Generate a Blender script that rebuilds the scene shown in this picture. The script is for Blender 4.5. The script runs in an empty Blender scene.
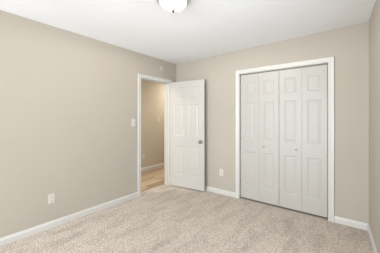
import bpy, bmesh, math, random
from mathutils import Vector, Matrix

S = bpy.context.scene
C = S.collection
R = math.radians

# ------------------------------------------------------------------ camera
EYE = 1.3243
cam_d = bpy.data.cameras.new('camera')
cam_d.sensor_fit = 'HORIZONTAL'
cam_d.sensor_width = 36.0
cam_d.lens = 36.0 * 215.95 / 380.0
cam_d.shift_y = -(126.5 - 117.23) / 380.0
cam_d.clip_start = 0.01
cam = bpy.data.objects.new('camera', cam_d)
C.objects.link(cam)
cam.location = (0, 0, EYE)
cam.rotation_euler = (R(90), 0, R(37.93))
S.camera = cam

# ------------------------------------------------------------------ world, lights, exposure
w = bpy.data.worlds.new('daylight')
S.world = w
w.use_nodes = True
w.node_tree.nodes['Background'].inputs[0].default_value = (0.80, 0.90, 1.0, 1)
w.node_tree.nodes['Background'].inputs[1].default_value = 1.0


def area(name, loc, rot, sx, sy, power, col):
    d = bpy.data.lights.new(name, 'AREA')
    d.shape = 'RECTANGLE'
    d.size, d.size_y = sx, sy
    d.energy, d.color = power, col
    o = bpy.data.objects.new(name, d)
    C.objects.link(o)
    o.location, o.rotation_euler = loc, rot
    return o


# area lights added as daylight, one at each of the added windows
area('added_daylight', (-1.75, -3.35, 1.05), (R(84), 0, 0), 2.3, 2.0, 172, (0.90, 0.95, 1.0))
area('added_side_daylight', (0.55, 1.15, 0.95), (R(90), 0, R(93.78)), 1.5, 1.5, 21, (0.92, 0.97, 1.0))
# unseen warm lights added under the hallway ceiling, without fixtures
area('added_hall_light', (-3.58, 1.75, 2.34), (0, 0, 0), 0.35, 0.35, 17, (1.0, 0.93, 0.83))
area('added_hall_light', (-3.58, 4.55, 2.34), (0, 0, 0), 0.35, 0.35, 15, (1.0, 0.93, 0.83))
LAMP_EMIT = 2.0
BULB_WATTS = 62

S.view_settings.view_transform = 'Standard'
S.view_settings.look = 'None'
S.view_settings.gamma = 1
S.view_settings.use_curve_mapping = False
S.view_settings.exposure = 0.52


# ------------------------------------------------------------------ materials
def lin(c):
    return tuple(((v / 255) / 12.92 if v / 255 <= 0.04045 else ((v / 255 + 0.055) / 1.055) ** 2.4) for v in c) + (1,)


def mat(name, col, rough=0.6, metal=0.0, noise=0.0, nscale=8.0, bump=0.0, bscale=200.0, spec=0.5):
    m = bpy.data.materials.new(name)
    m.use_nodes = True
    nt = m.node_tree
    b = nt.nodes['Principled BSDF']
    b.inputs['Roughness'].default_value = rough
    b.inputs['Metallic'].default_value = metal
    b.inputs['Specular IOR Level'].default_value = spec
    tc = nt.nodes.new('ShaderNodeTexCoord')
    n = nt.nodes.new('ShaderNodeTexNoise')
    n.inputs['Scale'].default_value = nscale
    n.inputs['Detail'].default_value = 3
    nt.links.new(tc.outputs['Object'], n.inputs['Vector'])
    r = nt.nodes.new('ShaderNodeValToRGB')
    c = lin(col)
    r.color_ramp.elements[0].position, r.color_ramp.elements[1].position = 0.3, 0.7
    r.color_ramp.elements[0].color = tuple(v * (1 - noise) for v in c[:3]) + (1,)
    r.color_ramp.elements[1].color = tuple(min(1, v * (1 + noise)) for v in c[:3]) + (1,)
    nt.links.new(n.outputs['Fac'], r.inputs['Fac'])
    nt.links.new(r.outputs['Color'], b.inputs['Base Color'])
    if bump:
        n2 = nt.nodes.new('ShaderNodeTexNoise')
        n2.inputs['Scale'].default_value = bscale
        nt.links.new(tc.outputs['Object'], n2.inputs['Vector'])
        bp = nt.nodes.new('ShaderNodeBump')
        bp.inputs['Strength'].default_value = bump
        bp.inputs['Distance'].default_value = 0.002
        nt.links.new(n2.outputs['Fac'], bp.inputs['Height'])
        nt.links.new(bp.outputs['Normal'], b.inputs['Normal'])
    return m


M_WALL = mat('wall_paint', (179, 172, 160), 0.75, noise=0.012, nscale=1.5, bump=0.15, bscale=260)
M_HALLWALL = mat('hall_wall_paint', (192, 183, 167), 0.75, noise=0.012, nscale=1.5)
M_CEIL = mat('ceiling_paint', (243, 245, 249), 0.9, noise=0.008, nscale=2, bump=0.2, bscale=180)
M_TRIM = mat('trim_paint', (206, 204, 200), 0.35, noise=0.008, nscale=5)
M_DOOR = mat('door_paint', (192, 189, 184), 0.32, noise=0.008, nscale=4)
M_BIFOLD = mat('closet_door_paint', (183, 180, 175), 0.4, noise=0.008, nscale=4)
M_PLATE = mat('white_plastic', (207, 203, 194), 0.35, noise=0.004)
M_SENSOR = mat('aged_white_plastic', (198, 193, 181), 0.5, noise=0.004)
M_SLOT = mat('slot_shadow_plastic', (70, 66, 60), 0.6)
M_NICKEL = mat('satin_nickel', (182, 178, 172), 0.42, 1.0, noise=0.03, nscale=40)
M_KNOB = mat('knob_nickel', (140, 134, 126), 0.35, 1.0, noise=0.03, nscale=40)
M_RIM = mat('pale_nickel', (205, 202, 197), 0.5, 0.5, noise=0.02, nscale=40)
M_FINIAL = mat('dull_nickel', (92, 88, 82), 0.55, 1.0, noise=0.03, nscale=40)
M_PAN = mat('glow_damping_pan', (58, 54, 50), 0.7, noise=0.03)  # added dark backing, keeps the bulb's glow through the dome low
M_STEEL = mat('track_steel', (120, 116, 110), 0.5, 0.7, noise=0.03)
M_GLASSF = mat('window_vinyl', (240, 240, 238), 0.4)


def carpet():
    m = bpy.data.materials.new('beige_cut_pile_carpet')
    m.use_nodes = True
    nt = m.node_tree
    L = nt.links
    b = nt.nodes['Principled BSDF']
    b.inputs['Roughness'].default_value = 1.0
    b.inputs['Specular IOR Level'].default_value = 0.05
    b.inputs['Sheen Weight'].default_value = 0.15
    tc = nt.nodes.new('ShaderNodeTexCoord')

    def noise(scale, detail, rough=0.6, vec=None):
        n = nt.nodes.new('ShaderNodeTexNoise')
        n.inputs['Scale'].default_value = scale
        n.inputs['Detail'].default_value = detail
        n.inputs['Roughness'].default_value = rough
        L.new(vec or tc.outputs['Object'], n.inputs['Vector'])
        return n

    def ramp(src, p0, c0, p1, c1):
        r = nt.nodes.new('ShaderNodeValToRGB')
        r.color_ramp.elements[0].position, r.color_ramp.elements[0].color = p0, c0
        r.color_ramp.elements[1].position, r.color_ramp.elements[1].color = p1, c1
        L.new(src, r.inputs['Fac'])
        return r

    def mul(a, bb, fac=1.0):
        x = nt.nodes.new('ShaderNodeMix')
        x.data_type = 'RGBA'
        x.blend_type = 'MULTIPLY'
        x.inputs['Factor'].default_value = fac
        L.new(a, x.inputs['A'])
        L.new(bb, x.inputs['B'])
        return x.outputs['Result']

    g = lambda v: (v, v, v, 1)
    fleck = noise(58, 4, 0.75)
    base = ramp(fleck.outputs['Fac'], 0.34, lin((154, 141, 127)), 0.60, lin((237, 225, 211)))
    tuft = noise(130, 2, 0.6)
    t = ramp(tuft.outputs['Fac'], 0.35, g(0.80), 0.6, g(1.0))
    # vacuum tracks: the pile lies one way or the other in broad streaks, some along the room and some across it
    def streaks(rot, sx, sy, scale, lo, p0, p1):
        mp = nt.nodes.new('ShaderNodeMapping')
        mp.inputs['Rotation'].default_value = (0, 0, R(rot))
        mp.inputs['Scale'].default_value = (sx, sy, 1.0)
        L.new(tc.outputs['Object'], mp.inputs['Vector'])
        n = noise(scale, 5, 0.6, mp.outputs['Vector'])
        n.inputs['Distortion'].default_value = 0.4
        return ramp(n.outputs['Fac'], p0, g(lo), p1, g(1.0)).outputs['Color']

    col = mul(base.outputs['Color'], t.outputs['Color'])
    clump = noise(17, 3, 0.65)
    col = mul(col, ramp(clump.outputs['Fac'], 0.36, g(0.88), 0.54, g(1.0)).outputs['Color'])
    col = mul(col, streaks(10, 3.4, 1.0, 2.3, 0.87, 0.40, 0.54))
    col = mul(col, streaks(-50, 3.2, 1.0, 2.2, 0.86, 0.36, 0.49))
    L.new(col, b.inputs['Base Color'])
    bp = nt.nodes.new('ShaderNodeBump')
    bp.inputs['Strength'].default_value = 0.5
    bp.inputs['Distance'].default_value = 0.008
    L.new(fleck.outputs['Fac'], bp.inputs['Height'])
    L.new(bp.outputs['Normal'], b.inputs['Normal'])
    return m


def wood():
    m = bpy.data.materials.new('oak_plank_floor')
    m.use_nodes = True
    nt = m.node_tree
    L = nt.links
    b = nt.nodes['Principled BSDF']
    b.inputs['Roughness'].default_value = 0.38
    tc = nt.nodes.new('ShaderNodeTexCoord')
    mp = nt.nodes.new('ShaderNodeMapping')
    mp.inputs['Rotation'].default_value = (0, 0, R(90))
    L.new(tc.outputs['Object'], mp.inputs['Vector'])
    br = nt.nodes.new('ShaderNodeTexBrick')
    br.inputs['Scale'].default_value = 1.0
    br.inputs['Brick Width'].default_value = 1.1
    br.inputs['Row Height'].default_value = 0.125
    br.inputs['Mortar Size'].default_value = 0.003
    br.inputs['Color1'].default_value = lin((164, 140, 114))
    br.inputs['Color2'].default_value = lin((214, 198, 176))
    br.inputs['Mortar'].default_value = lin((140, 112, 84))
    L.new(mp.outputs['Vector'], br.inputs['Vector'])
    mp2 = nt.nodes.new('ShaderNodeMapping')
    mp2.inputs['Scale'].default_value = (26, 1.6, 1)
    L.new(tc.outputs['Object'], mp2.inputs['Vector'])
    n = nt.nodes.new('ShaderNodeTexNoise')
    n.inputs['Scale'].default_value = 1.6
    n.inputs['Detail'].default_value = 5
    L.new(mp2.outputs['Vector'], n.inputs['Vector'])
    r = nt.nodes.new('ShaderNodeValToRGB')
    r.color_ramp.elements[0].position, r.color_ramp.elements[0].color = 0.3, (0.72, 0.66, 0.6, 1)
    r.color_ramp.elements[1].position, r.color_ramp.elements[1].color = 0.65, (1, 1, 1, 1)
    L.new(n.outputs['Fac'], r.inputs['Fac'])
    x = nt.nodes.new('ShaderNodeMix')
    x.data_type = 'RGBA'
    x.blend_type = 'MULTIPLY'
    x.inputs['Factor'].default_value = 1
    L.new(br.outputs['Color'], x.inputs['A'])
    L.new(r.outputs['Color'], x.inputs['B'])
    L.new(x.outputs['Result'], b.inputs['Base Color'])
    return m


def lamp_glass():
    m = bpy.data.materials.new('lit_frosted_glass')
    m.use_nodes = True
    b = m.node_tree.nodes['Principled BSDF']
    b.inputs['Base Color'].default_value = (0.95, 0.94, 0.92, 1)
    b.inputs['Roughness'].default_value = 0.3
    b.inputs['Emission Color'].default_value = (1.0, 0.97, 0.92, 1)
    b.inputs['Emission Strength'].default_value = LAMP_EMIT
    nt = m.node_tree                       # half of the bulb's light goes straight through the thin glass
    tr = nt.nodes.new('ShaderNodeBsdfTransparent')
    mx = nt.nodes.new('ShaderNodeMixShader')
    mx.inputs[0].default_value = 0.5
    nt.links.new(tr.outputs[0], mx.inputs[1])
    nt.links.new(b.outputs[0], mx.inputs[2])
    nt.links.new(mx.outputs[0], nt.nodes['Material Output'].inputs[0])
    return m


def pane_glass():
    m = bpy.data.materials.new('clear_pane')
    m.use_nodes = True
    nt = m.node_tree
    nt.nodes.remove(nt.nodes['Principled BSDF'])
    tr = nt.nodes.new('ShaderNodeBsdfTransparent')
    gl = nt.nodes.new('ShaderNodeBsdfGlossy')
    gl.inputs['Roughness'].default_value = 0.0
    mx = nt.nodes.new('ShaderNodeMixShader')
    mx.inputs[0].default_value = 0.06
    nt.links.new(tr.outputs[0], mx.inputs[1])
    nt.links.new(gl.outputs[0], mx.inputs[2])
    nt.links.new(mx.outputs[0], nt.nodes['Material Output'].inputs[0])
    return m


M_CARPET, M_WOOD, M_LAMP, M_PANE = carpet(), wood(), lamp_glass(), pane_glass()


# ------------------------------------------------------------------ mesh helpers
def link(name, bm, m, parent=None, smooth=False):
    bmesh.ops.remove_doubles(bm, verts=bm.verts, dist=1e-6)
    bmesh.ops.recalc_face_normals(bm, faces=bm.faces)
    me = bpy.data.meshes.new(name)
    bm.to_mesh(me)
    bm.free()
    me.materials.append(m)
    if smooth:
        for p in me.polygons:
            p.use_smooth = True
    o = bpy.data.objects.new(name, me)
    C.objects.link(o)
    if parent:
        o.parent = parent
    return o


def root(name, loc=(0, 0, 0), rz=0.0):
    o = bpy.data.objects.new(name, None)
    o.empty_display_size = 0.1
    C.objects.link(o)
    o.location = loc
    o.rotation_euler = (0, 0, rz)
    return o


def tag(o, label, cat, kind=None, group=None):
    o['label'], o['category'] = label, cat
    if kind:
        o['kind'] = kind
    if group:
        o['group'] = group
    return o


def box(bm, x0, y0, z0, x1, y1, z1, bev=0.0):
    vs = [bm.verts.new((x, y, z)) for z in (z0, z1) for (x, y) in ((x0, y0), (x1, y0), (x1, y1), (x0, y1))]
    fs = [bm.faces.new([vs[i] for i in f]) for f in
          ((3, 2, 1, 0), (4, 5, 6, 7), (0, 1, 5, 4), (1, 2, 6, 5), (2, 3, 7, 6), (3, 0, 4, 7))]
    if bev:
        es = list({e for f in fs for e in f.edges})
        bmesh.ops.bevel(bm, geom=es, offset=bev, segments=2, affect='EDGES', profile=0.5)
    return bm


def prism(bm, foot, zb, zt):
    """foot: XY polygon; zb and zt: functions of (x, y) giving the bottom and the top"""
    lo = [bm.verts.new((x, y, zb(x, y))) for x, y in foot]
    hi = [bm.verts.new((x, y, zt(x, y))) for x, y in foot]
    n = len(foot)
    bm.faces.new(lo[::-1])
    bm.faces.new(hi)
    for i in range(n):
        bm.faces.new((lo[i], lo[(i + 1) % n], hi[(i + 1) % n], hi[i]))
    return bm


def sweep(bm, path, prof, frames):
    """path: points; prof: closed list of (a, b); frames: per point a pair of vectors (A, B) already mitred"""
    rings = []
    for p, (A, B) in zip(path, frames):
        rings.append([bm.verts.new(Vector(p) + Vector(A) * a + Vector(B) * b) for a, b in prof])
    n = len(prof)
    for r0, r1 in zip(rings, rings[1:]):
        for i in range(n):
            bm.faces.new((r0[i], r0[(i + 1) % n], r1[(i + 1) % n], r1[i]))
    bm.faces.new(rings[0][::-1])
    bm.faces.new(rings[-1])
    return bm


def lathe(bm, prof, axis='Z', seg=40, origin=(0, 0, 0)):
    """prof: list of (radius, height) revolved about the axis"""
    O = Vector(origin)
    rings = []
    for r, h in prof:
        ring = []
        if r < 1e-6:
            k = [(0.0, 0.0)]
        else:
            k = [(r * math.cos(2 * math.pi * i / seg), r * math.sin(2 * math.pi * i / seg)) for i in range(seg)]
        for a, b in k:
            v = {'Z': (a, b, h), 'Y': (a, h, b), 'X': (h, a, b)}[axis]
            ring.append(bm.verts.new(O + Vector(v)))
        rings.append(ring)
    for r0, r1 in zip(rings, rings[1:]):
        for i in range(seg):
            a = [r0[i % len(r0)], r0[(i + 1) % len(r0)], r1[(i + 1) % len(r1)], r1[i % len(r1)]]
            u = []
            for v in a:
                if v not in u:
                    u.append(v)
            if len(u) > 2:
                bm.faces.new(u)
    return bm


def panel_leaf(bm, w, h, t, panels):
    """A moulded door leaf, x 0..w, z 0..h, y -t/2..t/2, with raised panels (x0, z0, x1, z1) on both faces."""
    xs = sorted({0.0, w} | {p[0] for p in panels} | {p[2] for p in panels})
    zs = sorted({0.0, h} | {p[1] for p in panels} | {p[3] for p in panels})
    for sgn in (-1, 1):
        y = sgn * t / 2
        g = {(i, j): bm.verts.new((x, y, z)) for i, x in enumerate(xs) for j, z in enumerate(zs)}
        for i in range(len(xs) - 1):
            for j in range(len(zs) - 1):
                x0, x1, z0, z1 = xs[i], xs[i + 1], zs[j], zs[j + 1]
                q = [g[i, j], g[i + 1, j], g[i + 1, j + 1], g[i, j + 1]]
                if not any(abs(p[0] - x0) < 1e-6 and abs(p[1] - z0) < 1e-6 for p in panels):
                    bm.faces.new(q)
                    continue
                prev = q
                # ovolo down to the groove, groove floor, then the bevel up to the raised field
                for ins, dep in ((0.004, 0.001), (0.010, 0.004), (0.013, 0.005), (0.021, 0.005), (0.040, 0.0022), (0.043, 0.002)):
                    yy = y - sgn * dep
                    ring = [bm.verts.new(c) for c in ((x0 + ins, yy, z0 + ins), (x1 - ins, yy, z0 + ins),
                                                      (x1 - ins, yy, z1 - ins), (x0 + ins, yy, z1 - ins))]
                    for k in range(4):
                        bm.faces.new((prev[k], prev[(k + 1) % 4], ring[(k + 1) % 4], ring[k]))
                    prev = ring
                bm.faces.new(prev)
    y0, y1 = -t / 2, t / 2
    for (a, b) in zip(xs, xs[1:]):
        for z in (0.0, h):
            bm.faces.new([bm.verts.new(c) for c in ((a, y0, z), (b, y0, z), (b, y1, z), (a, y1, z))])
    for (a, b) in zip(zs, zs[1:]):
        for x in (0.0, w):
            bm.faces.new([bm.verts.new(c) for c in ((x, y0, a), (x, y0, b), (x, y1, b), (x, y1, a))])
    return bm


# ------------------------------------------------------------------ the room
XL, YB, XR, YF = -2.9096, 3.2738, 0.0982, -2.90
RT = math.tan(R(3.78))
xr = lambda y: XR + RT * (YB - y)
XRF = xr(YF)
WT = 0.125
zceil = lambda x, y: 2.44 + 0.0144 * (x - XR) - 0.0122 * (y - YB)
z0 = lambda x, y: 0.0
zc = lambda v: (lambda x, y: v)
ztop = lambda x, y: zceil(x, y) + 0.02

# floor of carpet (reaching half way under the door frame) and the ceiling
THX = -3.03
DY0, DY1, DZ = 2.372, 3.076, 1.995          # bedroom doorway
bm = bmesh.new()
prism(bm, [(XL - 0.02, YF - 0.02), (XRF + 0.02, YF - 0.02), (xr(YB) + 0.02, YB + 0.02), (XL - 0.02, YB + 0.02)], zc(-0.06), z0)
prism(bm, [(THX, DY0 + 0.001), (XL - 0.02, DY0 + 0.001), (XL - 0.02, DY1 - 0.001), (THX, DY1 - 0.001)], zc(-0.06), z0)
floor = link('floor', bm, M_CARPET)
tag(floor, 'beige mottled cut-pile carpet covering the bedroom floor', 'carpet', 'structure')

bm = bmesh.new()
prism(bm, [(XL, YF), (XRF, YF), (XR, YB), (XL, YB)], zceil, lambda x, y: zceil(x, y) + 0.1)
tag(link('ceiling', bm, M_CEIL), 'white painted bedroom ceiling with a dome light', 'ceiling', 'structure')

bm = bmesh.new()
prism(bm, [(XL - WT, YF), (XL, YF), (XL, DY0), (XL - WT, DY0)], zc(-0.06), ztop)
prism(bm, [(XL - WT, DY1), (XL, DY1), (XL, YB + WT), (XL - WT, YB + WT)], zc(-0.06), ztop)
prism(bm, [(XL - WT, DY0), (XL, DY0), (XL, DY1), (XL - WT, DY1)], zc(DZ), ztop)
tag(link('wall_left', bm, M_WALL), 'long beige painted wall with the open doorway in it', 'wall', 'structure')

CX0, CX1, CZ = -1.532, -0.300, 2.030        # closet opening
bm = bmesh.new()
prism(bm, [(XL, YB), (CX0, YB), (CX0, YB + WT), (XL, YB + WT)], zc(-0.06), ztop)
prism(bm, [(CX1, YB), (XR, YB), (XR, YB + WT), (CX1, YB + WT)], zc(-0.06), ztop)
prism(bm, [(CX0, YB), (CX1, YB), (CX1, YB + WT), (CX0, YB + WT)], zc(CZ), ztop)
tag(link('wall_back', bm, M_WALL), 'beige painted wall around the closet doors', 'wall', 'structure')

SY0, SY1, SZ0, SZ1 = 0.30, 1.80, 0.30, 1.90     # opening for an added window in the right wall, beside the camera
bm = bmesh.new()
prism(bm, [(XRF, YF), (XRF + 0.14, YF), (xr(SY0) + 0.14, SY0), (xr(SY0), SY0)], zc(-0.06), ztop)
prism(bm, [(xr(SY1), SY1), (xr(SY1) + 0.14, SY1), (XR + 0.14, YB + WT), (XR, YB + WT), (XR, YB)], zc(-0.06), ztop)
prism(bm, [(xr(SY0), SY0), (xr(SY0) + 0.14, SY0), (xr(SY1) + 0.14, SY1), (xr(SY1), SY1)], zc(-0.06), zc(SZ0))
prism(bm, [(xr(SY0), SY0), (xr(SY0) + 0.14, SY0), (xr(SY1) + 0.14, SY1), (xr(SY1), SY1)], zc(SZ1), ztop)
tag(link('wall_right', bm, M_WALL), 'beige painted wall at the right edge of the photo', 'wall', 'structure')

WX0, WX1, WZ0, WZ1 = -2.80, -0.40, 0.06, 2.15  # opening for the added window, sized for the light it lets in
bm = bmesh.new()
for a, b, lo, hi in ((XL - WT, WX0, zc(-0.06), ztop), (WX1, XRF + 0.12, zc(-0.06), ztop),
                     (WX0, WX1, zc(-0.06), zc(WZ0)), (WX0, WX1, zc(WZ1), ztop)):
    prism(bm, [(a, YF - 0.14), (b, YF - 0.14), (b, YF), (a, YF)], lo, hi)
tag(link('wall_front', bm, M_WALL), 'beige painted wall with an added window, behind the camera', 'wall', 'structure')

# unseen windows added to let daylight in; local x runs along the wall, the room is on the +y side
def window(name, loc, rz, hw, hh, label):
    win = tag(root(name, loc, rz), label, 'window', 'structure')
    bm = bmesh.new()
    for a in ((-hw, -0.11, 0, -hw + 0.05, -0.05, hh), (hw - 0.05, -0.11, 0, hw, -0.05, hh), (-hw + 0.05, -0.11, 0, hw - 0.05, -0.05, 0.05),
              (-hw + 0.05, -0.11, hh - 0.05, hw - 0.05, -0.05, hh), (-0.03, -0.11, 0.05, 0.03, -0.05, hh - 0.05)):
        box(bm, *a)
    link('window_frame', bm, M_GLASSF, win)
    for sx in (-1, 1):
        bm = bmesh.new()
        x0, x1 = sorted((sx * 0.03, sx * (hw - 0.05)))
        box(bm, x0, -0.082, 0.05, x1, -0.078, hh - 0.05)
        link('pane', bm, M_PANE, win)
    bm = bmesh.new()
    box(bm, -hw - 0.04, -0.05, -0.025, hw + 0.04, 0.02, 0.0, 0.004)
    link('window_sill', bm, M_TRIM, win)


window('added_window_1', ((WX0 + WX1) / 2, YF, WZ0), 0, (WX1 - WX0) / 2, WZ1 - WZ0, 'added tall white framed glass door-window behind the camera')
window('added_window_2', (xr((SY0 + SY1) / 2), (SY0 + SY1) / 2, SZ0), R(90 + 3.78), (SY1 - SY0) / 2 / math.cos(R(3.78)), SZ1 - SZ0,
       'added white framed window in the right wall beside the camera')
# ------------------------------------------------------------------ hallway beyond the door
HX, HY0, HY1 = -4.13, 1.2, 5.2
bm = bmesh.new()
prism(bm, [(HX - 0.1, HY0), (XL - WT, HY0), (XL - WT, HY1), (HX - 0.1, HY1)], zc(-0.06), zc(-0.004))
prism(bm, [(XL - WT, DY0 + 0.001), (THX, DY0 + 0.001), (THX, DY1 - 0.001), (XL - WT, DY1 - 0.001)], zc(-0.06), zc(-0.004))
tag(link('floor_hall', bm, M_WOOD), 'tan oak plank hallway floor seen through the doorway', 'floor', 'structure')
bm = bmesh.new()
box(bm, HX - 0.1, HY0, -0.004, HX, HY1, 2.42)
tag(link('wall_hall', bm, M_HALLWALL), 'warm beige hallway wall seen through the doorway', 'wall', 'structure')
bm = bmesh.new()
box(bm, HX, HY1, -0.004, XL - WT, HY1 + 0.1, 2.42)
tag(link('wall_hall_far', bm, M_HALLWALL), 'end wall of the hallway hidden behind the white door', 'wall', 'structure')
bm = bmesh.new()
box(bm, HX, HY0 - 0.1, -0.004, XL - WT, HY0, 2.42)
tag(link('wall_hall_near', bm, M_HALLWALL), 'end wall of the hallway hidden behind the long wall', 'wall', 'structure')
bm = bmesh.new()
box(bm, XL - WT, YB + WT, -0.06, XL - WT + 0.1, HY1 + 0.1, 2.42)
tag(link('wall_hall_side', bm, M_HALLWALL), 'hallway side wall beyond the bedroom corner', 'wall', 'structure')
bm = bmesh.new()
box(bm, HX - 0.1, HY0 - 0.1, 2.40, XL - WT, HY1 + 0.1, 2.48)
tag(link('ceiling_hall', bm, M_CEIL), 'white hallway ceiling above the plank floor', 'ceiling', 'structure')

# closet interior behind the bifold doors
bm = bmesh.new()
for a in ((CX0 - 0.25, YB + 0.75, -0.06, CX1 + 0.25, YB + 0.8, 2.42), (CX0 - 0.3, YB + WT, -0.06, CX0 - 0.25, YB + 0.8, 2.42),
          (CX1 + 0.25, YB + WT, -0.06, CX1 + 0.3, YB + 0.8, 2.42), (CX0 - 0.3, YB + WT, 2.42, CX1 + 0.3, YB + 0.8, 2.47),
          (CX0 - 0.25, YB + WT, -0.06, CX1 + 0.25, YB + 0.75, -0.001)):
    box(bm, *a)
box(bm, CX0 + 0.001, YB + 0.02, -0.06, CX1 - 0.001, YB + WT, -0.001)
tag(link('wall_closet', bm, M_WALL), 'inside of the closet behind the closed bifold doors', 'wall', 'structure')

# ------------------------------------------------------------------ baseboards
BB = [(0, 0), (0.013, 0), (0.013, 0.052), (0.0115, 0.058), (0.008, 0.063), (0.0065, 0.070), (0.005, 0.076), (0.002, 0.079), (0, 0.079)]


def baseboard(name, p0, p1, nrm, label, bb=BB):
    bm = bmesh.new()
    f = (Vector((nrm[0], nrm[1], 0)), Vector((0, 0, 1)))
    sweep(bm, [p0, p1], bb, [f, f])
    return tag(link(name, bm, M_TRIM), label, 'baseboard', 'structure')


CW = 0.062                                    # casing width
baseboard('baseboard_left', (XL, YF, 0), (XL, DY0 - CW, 0), (1, 0), 'white baseboard along the long wall left of the doorway')
baseboard('baseboard_back', (XL + 0.013, YB, 0), (CX0 - CW, YB, 0), (0, -1), 'short white baseboard between open door and closet')
nr = Vector((-1, -RT, 0)).normalized()
baseboard('baseboard_closet', (CX1 + CW, YB, 0), (XR - 0.0125, YB, 0), (0, -1), 'short white baseboard right of the closet')
baseboard('baseboard_right', (XR, YB, 0), (xr(YF), YF, 0), nr, 'white baseboard along the wall at the right edge')
HB = [(a, b * 1.25 - 0.004) for a, b in BB]
baseboard('baseboard_hall', (HX, HY0, 0), (HX, HY1, 0), (1, 0), 'white hallway baseboard above the plank floor', HB)

# ------------------------------------------------------------------ door casings
CP = [(0, 0), (0, 0.010), (0.004, 0.013), (0.012, 0.0145), (0.022, 0.0115), (0.030, 0.0125), (0.044, 0.0165), (0.056, 0.0175), (0.0605, 0.015), (CW, 0.010), (CW, 0)]


def casing(par, a0, a1, top, P, N):
    """Mitred casing round an opening: a0..a1 along the wall, top of it; P(a, z) gives the point, N the wall normal.
    Three pieces: two sides and the head."""
    U = P(1, 0) - P(0, 0)
    Z = Vector((0, 0, 1))
    for a, s in ((a0, -1), (a1, 1)):
        bm = bmesh.new()
        sweep(bm, [P(a, 0), P(a, top)], CP, [(U * s, N), (U * s + Z, N)])
        link('side_casing', bm, M_TRIM, par)
    bm = bmesh.new()
    sweep(bm, [P(a0, top), P(a1, top)], CP, [(Z - U, N), (Z + U, N)])
    link('head_casing', bm, M_TRIM, par)


# bedroom doorway
dt = tag(root('trim_1', (XL, (DY0 + DY1) / 2, 0)), 'white casing and jamb around the open bedroom doorway', 'door frame', 'structure')
ym = (DY0 + DY1) / 2
casing(dt, DY0 - ym, DY1 - ym, DZ, lambda a, z: Vector((0, a, z)), Vector((1, 0, 0)))
JT = 0.018
bm = bmesh.new()
box(bm, -WT - 0.002, DY0 - ym - 0.002, -0.003, 0.002, DY0 - ym + JT - 0.010, DZ)
box(bm, -WT - 0.002, DY1 - ym - JT + 0.010, -0.003, 0.002, DY1 - ym + 0.002, DZ)
box(bm, -WT - 0.002, DY0 - ym, DZ - 0.008, 0.002, DY1 - ym, DZ + 0.004)
link('jamb', bm, M_TRIM, dt)
bm = bmesh.new()
box(bm, -0.075, DY1 - ym - 0.020, -0.002, -0.040, DY1 - ym - 0.008, DZ - 0.008, 0.002)
box(bm, -0.075, DY0 - ym + 0.008, -0.002, -0.040, DY0 - ym + 0.020, DZ - 0.008, 0.002)
box(bm, -0.075, DY0 - ym + 0.008, DZ - 0.020, -0.040, DY1 - ym - 0.008, DZ - 0.008, 0.002)
link('door_stop', bm, M_TRIM, dt)
for a, s in ((DY0 - ym, -1), (DY1 - ym, 1)):                 # casing on the hallway side
    bm = bmesh.new()
    sweep(bm, [(-WT, a, -0.003), (-WT, a, DZ)], CP, [(Vector((0, s, 0)), Vector((-1, 0, 0))), (Vector((0, s, 1)), Vector((-1, 0, 0)))])
    link('side_casing', bm, M_TRIM, dt)
bm = bmesh.new()
box(bm, -0.034, DY0 - ym + 0.0075, 0.855, -0.006, DY0 - ym + 0.0095, 0.915, 0.0005)
link('strike_plate', bm, M_NICKEL, dt)

# closet opening
ct = tag(root('trim_2', ((CX0 + CX1) / 2, YB, 0)), 'white casing around the closet with the bifold doors', 'closet frame', 'structure')
xm = (CX0 + CX1) / 2
casing(ct, CX0 - xm, CX1 - xm, CZ, lambda a, z: Vector((a, 0, z)), Vector((0, -1, 0)))
bm = bmesh.new()
box(bm, CX0 - xm - 0.002, -0.002, 0.0, CX0 - xm + 0.006, WT, CZ)
box(bm, CX1 - xm - 0.006, -0.002, 0.0, CX1 - xm + 0.002, WT, CZ)
box(bm, CX0 - xm, -0.002, CZ - 0.006, CX1 - xm, WT, CZ + 0.002)
link('jamb', bm, M_TRIM, ct)
bm = bmesh.new()
box(bm, CX0 - xm + 0.006, 0.028, CZ - 0.022, CX1 - xm - 0.006, 0.056, CZ - 0.006)
link('bifold_track', bm, M_STEEL, ct)

# ------------------------------------------------------------------ bedroom door (open against the back wall)
DW, DH, DT = 0.752, 1.980, 0.035
hinge = Vector((XL + 0.018, 3.078, 0.016))
free = Vector((-2.150, 3.178, 0.016))
ang = math.atan2(free.y - hinge.y, free.x - hinge.x)
DW = (free - hinge).length
door = tag(root('door_1', hinge, ang), 'open white six-panel door with a nickel knob', 'door', 'structure')
st, mu = 0.108, 0.100                         # stile and mullion widths
pw = (DW - 2 * st - mu) / 2
rows = ((0.225, 0.765), (0.965, 1.545), (1.660, 1.870))
pans = [(x, za, x + pw, zb) for x in (st, st + pw + mu) for za, zb in rows]
link('door_leaf', panel_leaf(bmesh.new(), DW, DH, DT, pans), M_DOOR, door)
KX, KZ = DW - 0.062, 0.872
for s in (-1, 1):
    bm = bmesh.new()
    y = s * DT / 2
    lathe(bm, [(0, y), (0.031, y), (0.031, y + s * 0.004), (0.026, y + s * 0.008), (0.013, y + s * 0.009), (0.011, y + s * 0.026),
               (0.016, y + s * 0.030), (0.0255, y + s * 0.037), (0.028, y + s * 0.046), (0.026, y + s * 0.054), (0.018, y + s * 0.060), (0, y + s * 0.062)],
          'Y', 32, (KX, 0, KZ))
    link('door_knob', bm, M_KNOB, door, True)
bm = bmesh.new()
box(bm, DW - 0.0005, -0.0125, KZ - 0.028, DW + 0.0012, 0.0125, KZ + 0.028)
box(bm, DW + 0.001, -0.006, KZ - 0.008, DW + 0.009, 0.006, KZ + 0.008, 0.002)
link('latch', bm, M_NICKEL, door)
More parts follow.
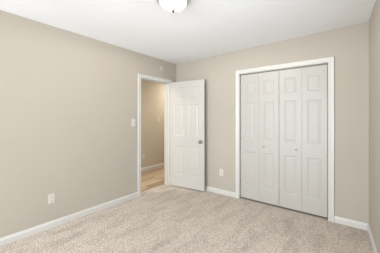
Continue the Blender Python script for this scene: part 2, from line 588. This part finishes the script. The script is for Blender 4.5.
for z in (0.22, 1.0, 1.76):
    bm = bmesh.new()
    lathe(bm, [(0, z - 0.047), (0.004, z - 0.046), (0.0055, z - 0.044), (0.0055, z + 0.044), (0.004, z + 0.046), (0, z + 0.047)], 'Z', 14, (-0.0055, DT / 2 - 0.012, 0))
    box(bm, -0.001, -DT / 2 + 0.006, z - 0.044, 0.0, DT / 2 - 0.010, z + 0.044)
    link('hinge', bm, M_NICKEL, door)

# ------------------------------------------------------------------ closet bifold doors: two folding pairs
LT = 0.030
LW = (CX1 - CX0 - 0.012 - 0.017) / 4
LZ, LH = 0.022, 1.984
YD = YB + 0.042


def bifold(name, x0, knob_leaf, knob_side, label):
    d = tag(root(name, (x0, YD, LZ)), label, 'closet door', 'structure')
    for k in range(2):
        bm = panel_leaf(bmesh.new(), LW - 0.0025, LH, LT, [(0.067, a, LW - 0.0695, b) for a, b in ((0.205, 0.755), (0.945, 1.540), (1.655, 1.868))])
        lf = link('leaf', bm, M_BIFOLD, d)
        lf.location = (k * LW, 0, 0)
        if k == knob_leaf:
            y = -LT / 2
            bm = bmesh.new()
            lathe(bm, [(0, y), (0.010, y), (0.009, y - 0.006), (0.008, y - 0.012), (0.013, y - 0.018), (0.0165, y - 0.024), (0.015, y - 0.029), (0.008, y - 0.032), (0, y - 0.0325)],
                  'Y', 24, (0.075 if knob_side < 0 else LW - 0.078, 0, 0.852))
            link('knob', bm, M_BIFOLD, lf, True)
    bm = bmesh.new()
    for z in (0.25, 1.0, 1.75):
        box(bm, LW - 0.002, LT / 2 - 0.002, z - 0.03, LW, LT / 2 + 0.004, z + 0.03)
    link('fold_hinge', bm, M_STEEL, d)
    return d


xa = CX0 + 0.006 + 0.007
bifold('door_2', xa, 1, -1, 'left pair of white panelled bifold closet doors')
bifold('door_3', xa + 2 * LW + 0.003, 0, 1, 'right pair of white panelled bifold closet doors')


# ------------------------------------------------------------------ electrical plates
def plate_bm(wd, ht, th=0.006):
    """a wall plate in the XZ plane, its back on y = 0 and facing -y"""
    bm = bmesh.new()
    hx, hz = wd / 2, ht / 2
    rings = []
    for ins, y in ((0, 0), (0, -th * 0.45), (0.003, -th * 0.85), (0.006, -th)):
        r = 0.006
        ring = []
        for cx, cz, a0 in ((hx - r, hz - r, 0), (-hx + r, hz - r, 90), (-hx + r, -hz + r, 180), (hx - r, -hz + r, 270)):
            for k in range(5):
                a = R(a0 + k * 22.5)
                rr = max(r - ins, 0.0012)
                q = (r - ins) - rr
                ring.append(bm.verts.new((cx + math.cos(a) * rr + math.copysign(q, cx), y, cz + math.sin(a) * rr + math.copysign(q, cz))))
        rings.append(ring)
    for r0, r1 in zip(rings, rings[1:]):
        n = len(r0)
        for i in range(n):
            bm.faces.new((r0[i], r0[(i + 1) % n], r1[(i + 1) % n], r1[i]))
    bm.faces.new(rings[-1])
    bm.faces.new(rings[0][::-1])
    return bm


def screw(par, x, z, y):
    bm = bmesh.new()
    lathe(bm, [(0, y), (0.0035, y), (0.003, y - 0.0012), (0, y - 0.0016)], 'Y', 14, (x, 0, z))
    return link('screw', bm, M_PLATE, par)


def outlet(loc, rz, label, wd=0.074, ht=0.118):
    o = tag(root('wall_outlet', loc, rz), label, 'outlet', None, 'duplex wall outlets')
    link('cover_plate', plate_bm(wd, ht), M_PLATE, o)
    for z in (0.0245, -0.0245):
        bm = bmesh.new()
        n = 28
        ring = []
        for y in (-0.005, -0.0085):
            ring.append([bm.verts.new((max(-0.0165, min(0.0165, 0.0195 * math.cos(2 * math.pi * k / n))), y, z + 0.0155 * math.sin(2 * math.pi * k / n))) for k in range(n)])
        for i in range(n):
            bm.faces.new((ring[0][i], ring[0][(i + 1) % n], ring[1][(i + 1) % n], ring[1][i]))
        bm.faces.new(ring[1])
        bm.faces.new(ring[0][::-1])
        rc = link('receptacle', bm, M_PLATE, o)
        bm = bmesh.new()
        box(bm, -0.0080, -0.0090, z + 0.000, -0.0058, -0.0080, z + 0.0085)
        box(bm, 0.0058, -0.0090, z + 0.001, 0.0080, -0.0080, z + 0.0075)
        lathe(bm, [(0, -0.0080), (0.0026, -0.0080), (0.0026, -0.0090), (0, -0.0090)], 'Y', 12, (0, 0, z - 0.0075))
        link('slots', bm, M_SLOT, rc)
    screw(o, 0, 0, -0.0058)
    return o


def switch(loc, rz, label):
    o = tag(root('light_switch', loc, rz), label, 'light switch', None, 'toggle light switches')
    link('cover_plate', plate_bm(0.078, 0.122), M_PLATE, o)
    bm = bmesh.new()
    box(bm, -0.0055, -0.0075, -0.0125, 0.0055, -0.005, 0.0125, 0.0006)
    v = [bm.verts.new(c) for c in ((-0.0045, -0.007, -0.007), (0.0045, -0.007, -0.007), (0.0045, -0.007, 0.006), (-0.0045, -0.007, 0.006),
                                   (-0.0038, -0.017, 0.004), (0.0038, -0.017, 0.004), (0.0038, -0.016, 0.011), (-0.0038, -0.016, 0.011))]
    for f in ((3, 2, 1, 0), (4, 5, 6, 7), (0, 1, 5, 4), (1, 2, 6, 5), (2, 3, 7, 6), (3, 0, 4, 7)):
        bm.faces.new([v[i] for i in f])
    link('toggle', bm, M_PLATE, o)
    screw(o, 0, 0.030, -0.0058)
    screw(o, 0, -0.030, -0.0058)
    return o


outlet((XL, 1.024, 0.345), R(90), 'white duplex outlet low on the long wall at the left')
outlet((-1.866, YB, 0.371), 0, 'white duplex outlet on the wall between open door and closet')
outlet((HX, 3.455, 0.355), R(90), 'small white outlet low on the hallway wall through the doorway')
switch((XL, 2.222, 1.236), R(90), 'white toggle light switch on the wall left of the doorway')
switch((HX, 3.957, 1.252), R(90), 'white light switch on the hallway wall through the doorway')

# small sensor box above the doorway
sn = tag(root('wall_sensor', (XL, 2.862, 2.230), R(90)), 'small white plastic sensor box on the wall above the doorway', 'sensor')
bm = bmesh.new()
box(bm, -0.031, -0.018, -0.043, 0.031, 0.0, 0.043, 0.005)
link('housing', bm, M_SENSOR, sn)
bm = bmesh.new()
box(bm, -0.024, -0.0205, -0.028, 0.024, -0.017, 0.012, 0.0012)
link('cover', bm, M_SENSOR, sn)

# ------------------------------------------------------------------ ceiling light
LX, LY = -1.378, 1.513
zl = zceil(LX, LY)
lamp = tag(root('ceiling_light', (LX, LY, zl)), 'lit white glass dome flush-mount light with nickel rim and finial', 'ceiling light')
bm = bmesh.new()
lathe(bm, [(0, 0.004), (0.152, 0.004), (0.161, -0.004), (0.162, -0.012), (0.157, -0.020), (0.142, -0.036), (0.126, -0.042), (0.120, -0.041), (0.1185, -0.034), (0.1185, 0.003)], 'Z', 56)
link('rim', bm, M_RIM, lamp, True)
bm = bmesh.new()
lathe(bm, [(0.1185, 0.002), (0.1180, -0.006), (0, -0.006)], 'Z', 56)
link('socket_plate', bm, M_PAN, lamp)
bm = bmesh.new()
lathe(bm, [(0.1180 * math.cos(R(a)), -0.037 - 0.053 * math.sin(R(a))) for a in range(0, 90, 6)] + [(0, -0.090)], 'Z', 56)
link('glass_shade', bm, M_LAMP, lamp, True)
bm = bmesh.new()
lathe(bm, [(0, -0.087), (0.017, -0.089), (0.018, -0.093), (0.011, -0.097), (0.011, -0.100), (0.016, -0.104), (0.0185, -0.111), (0.016, -0.119), (0.008, -0.126), (0, -0.128)], 'Z', 24)
link('finial', bm, M_FINIAL, lamp, True)
bd = bpy.data.lights.new('bulb', 'POINT')
bd.energy, bd.color, bd.shadow_soft_size = BULB_WATTS, (1.0, 0.98, 0.95), 0.022
bulb = bpy.data.objects.new('bulb', bd)
C.objects.link(bulb)
bulb.parent = lamp
bulb.location = (0, 0, -0.040)
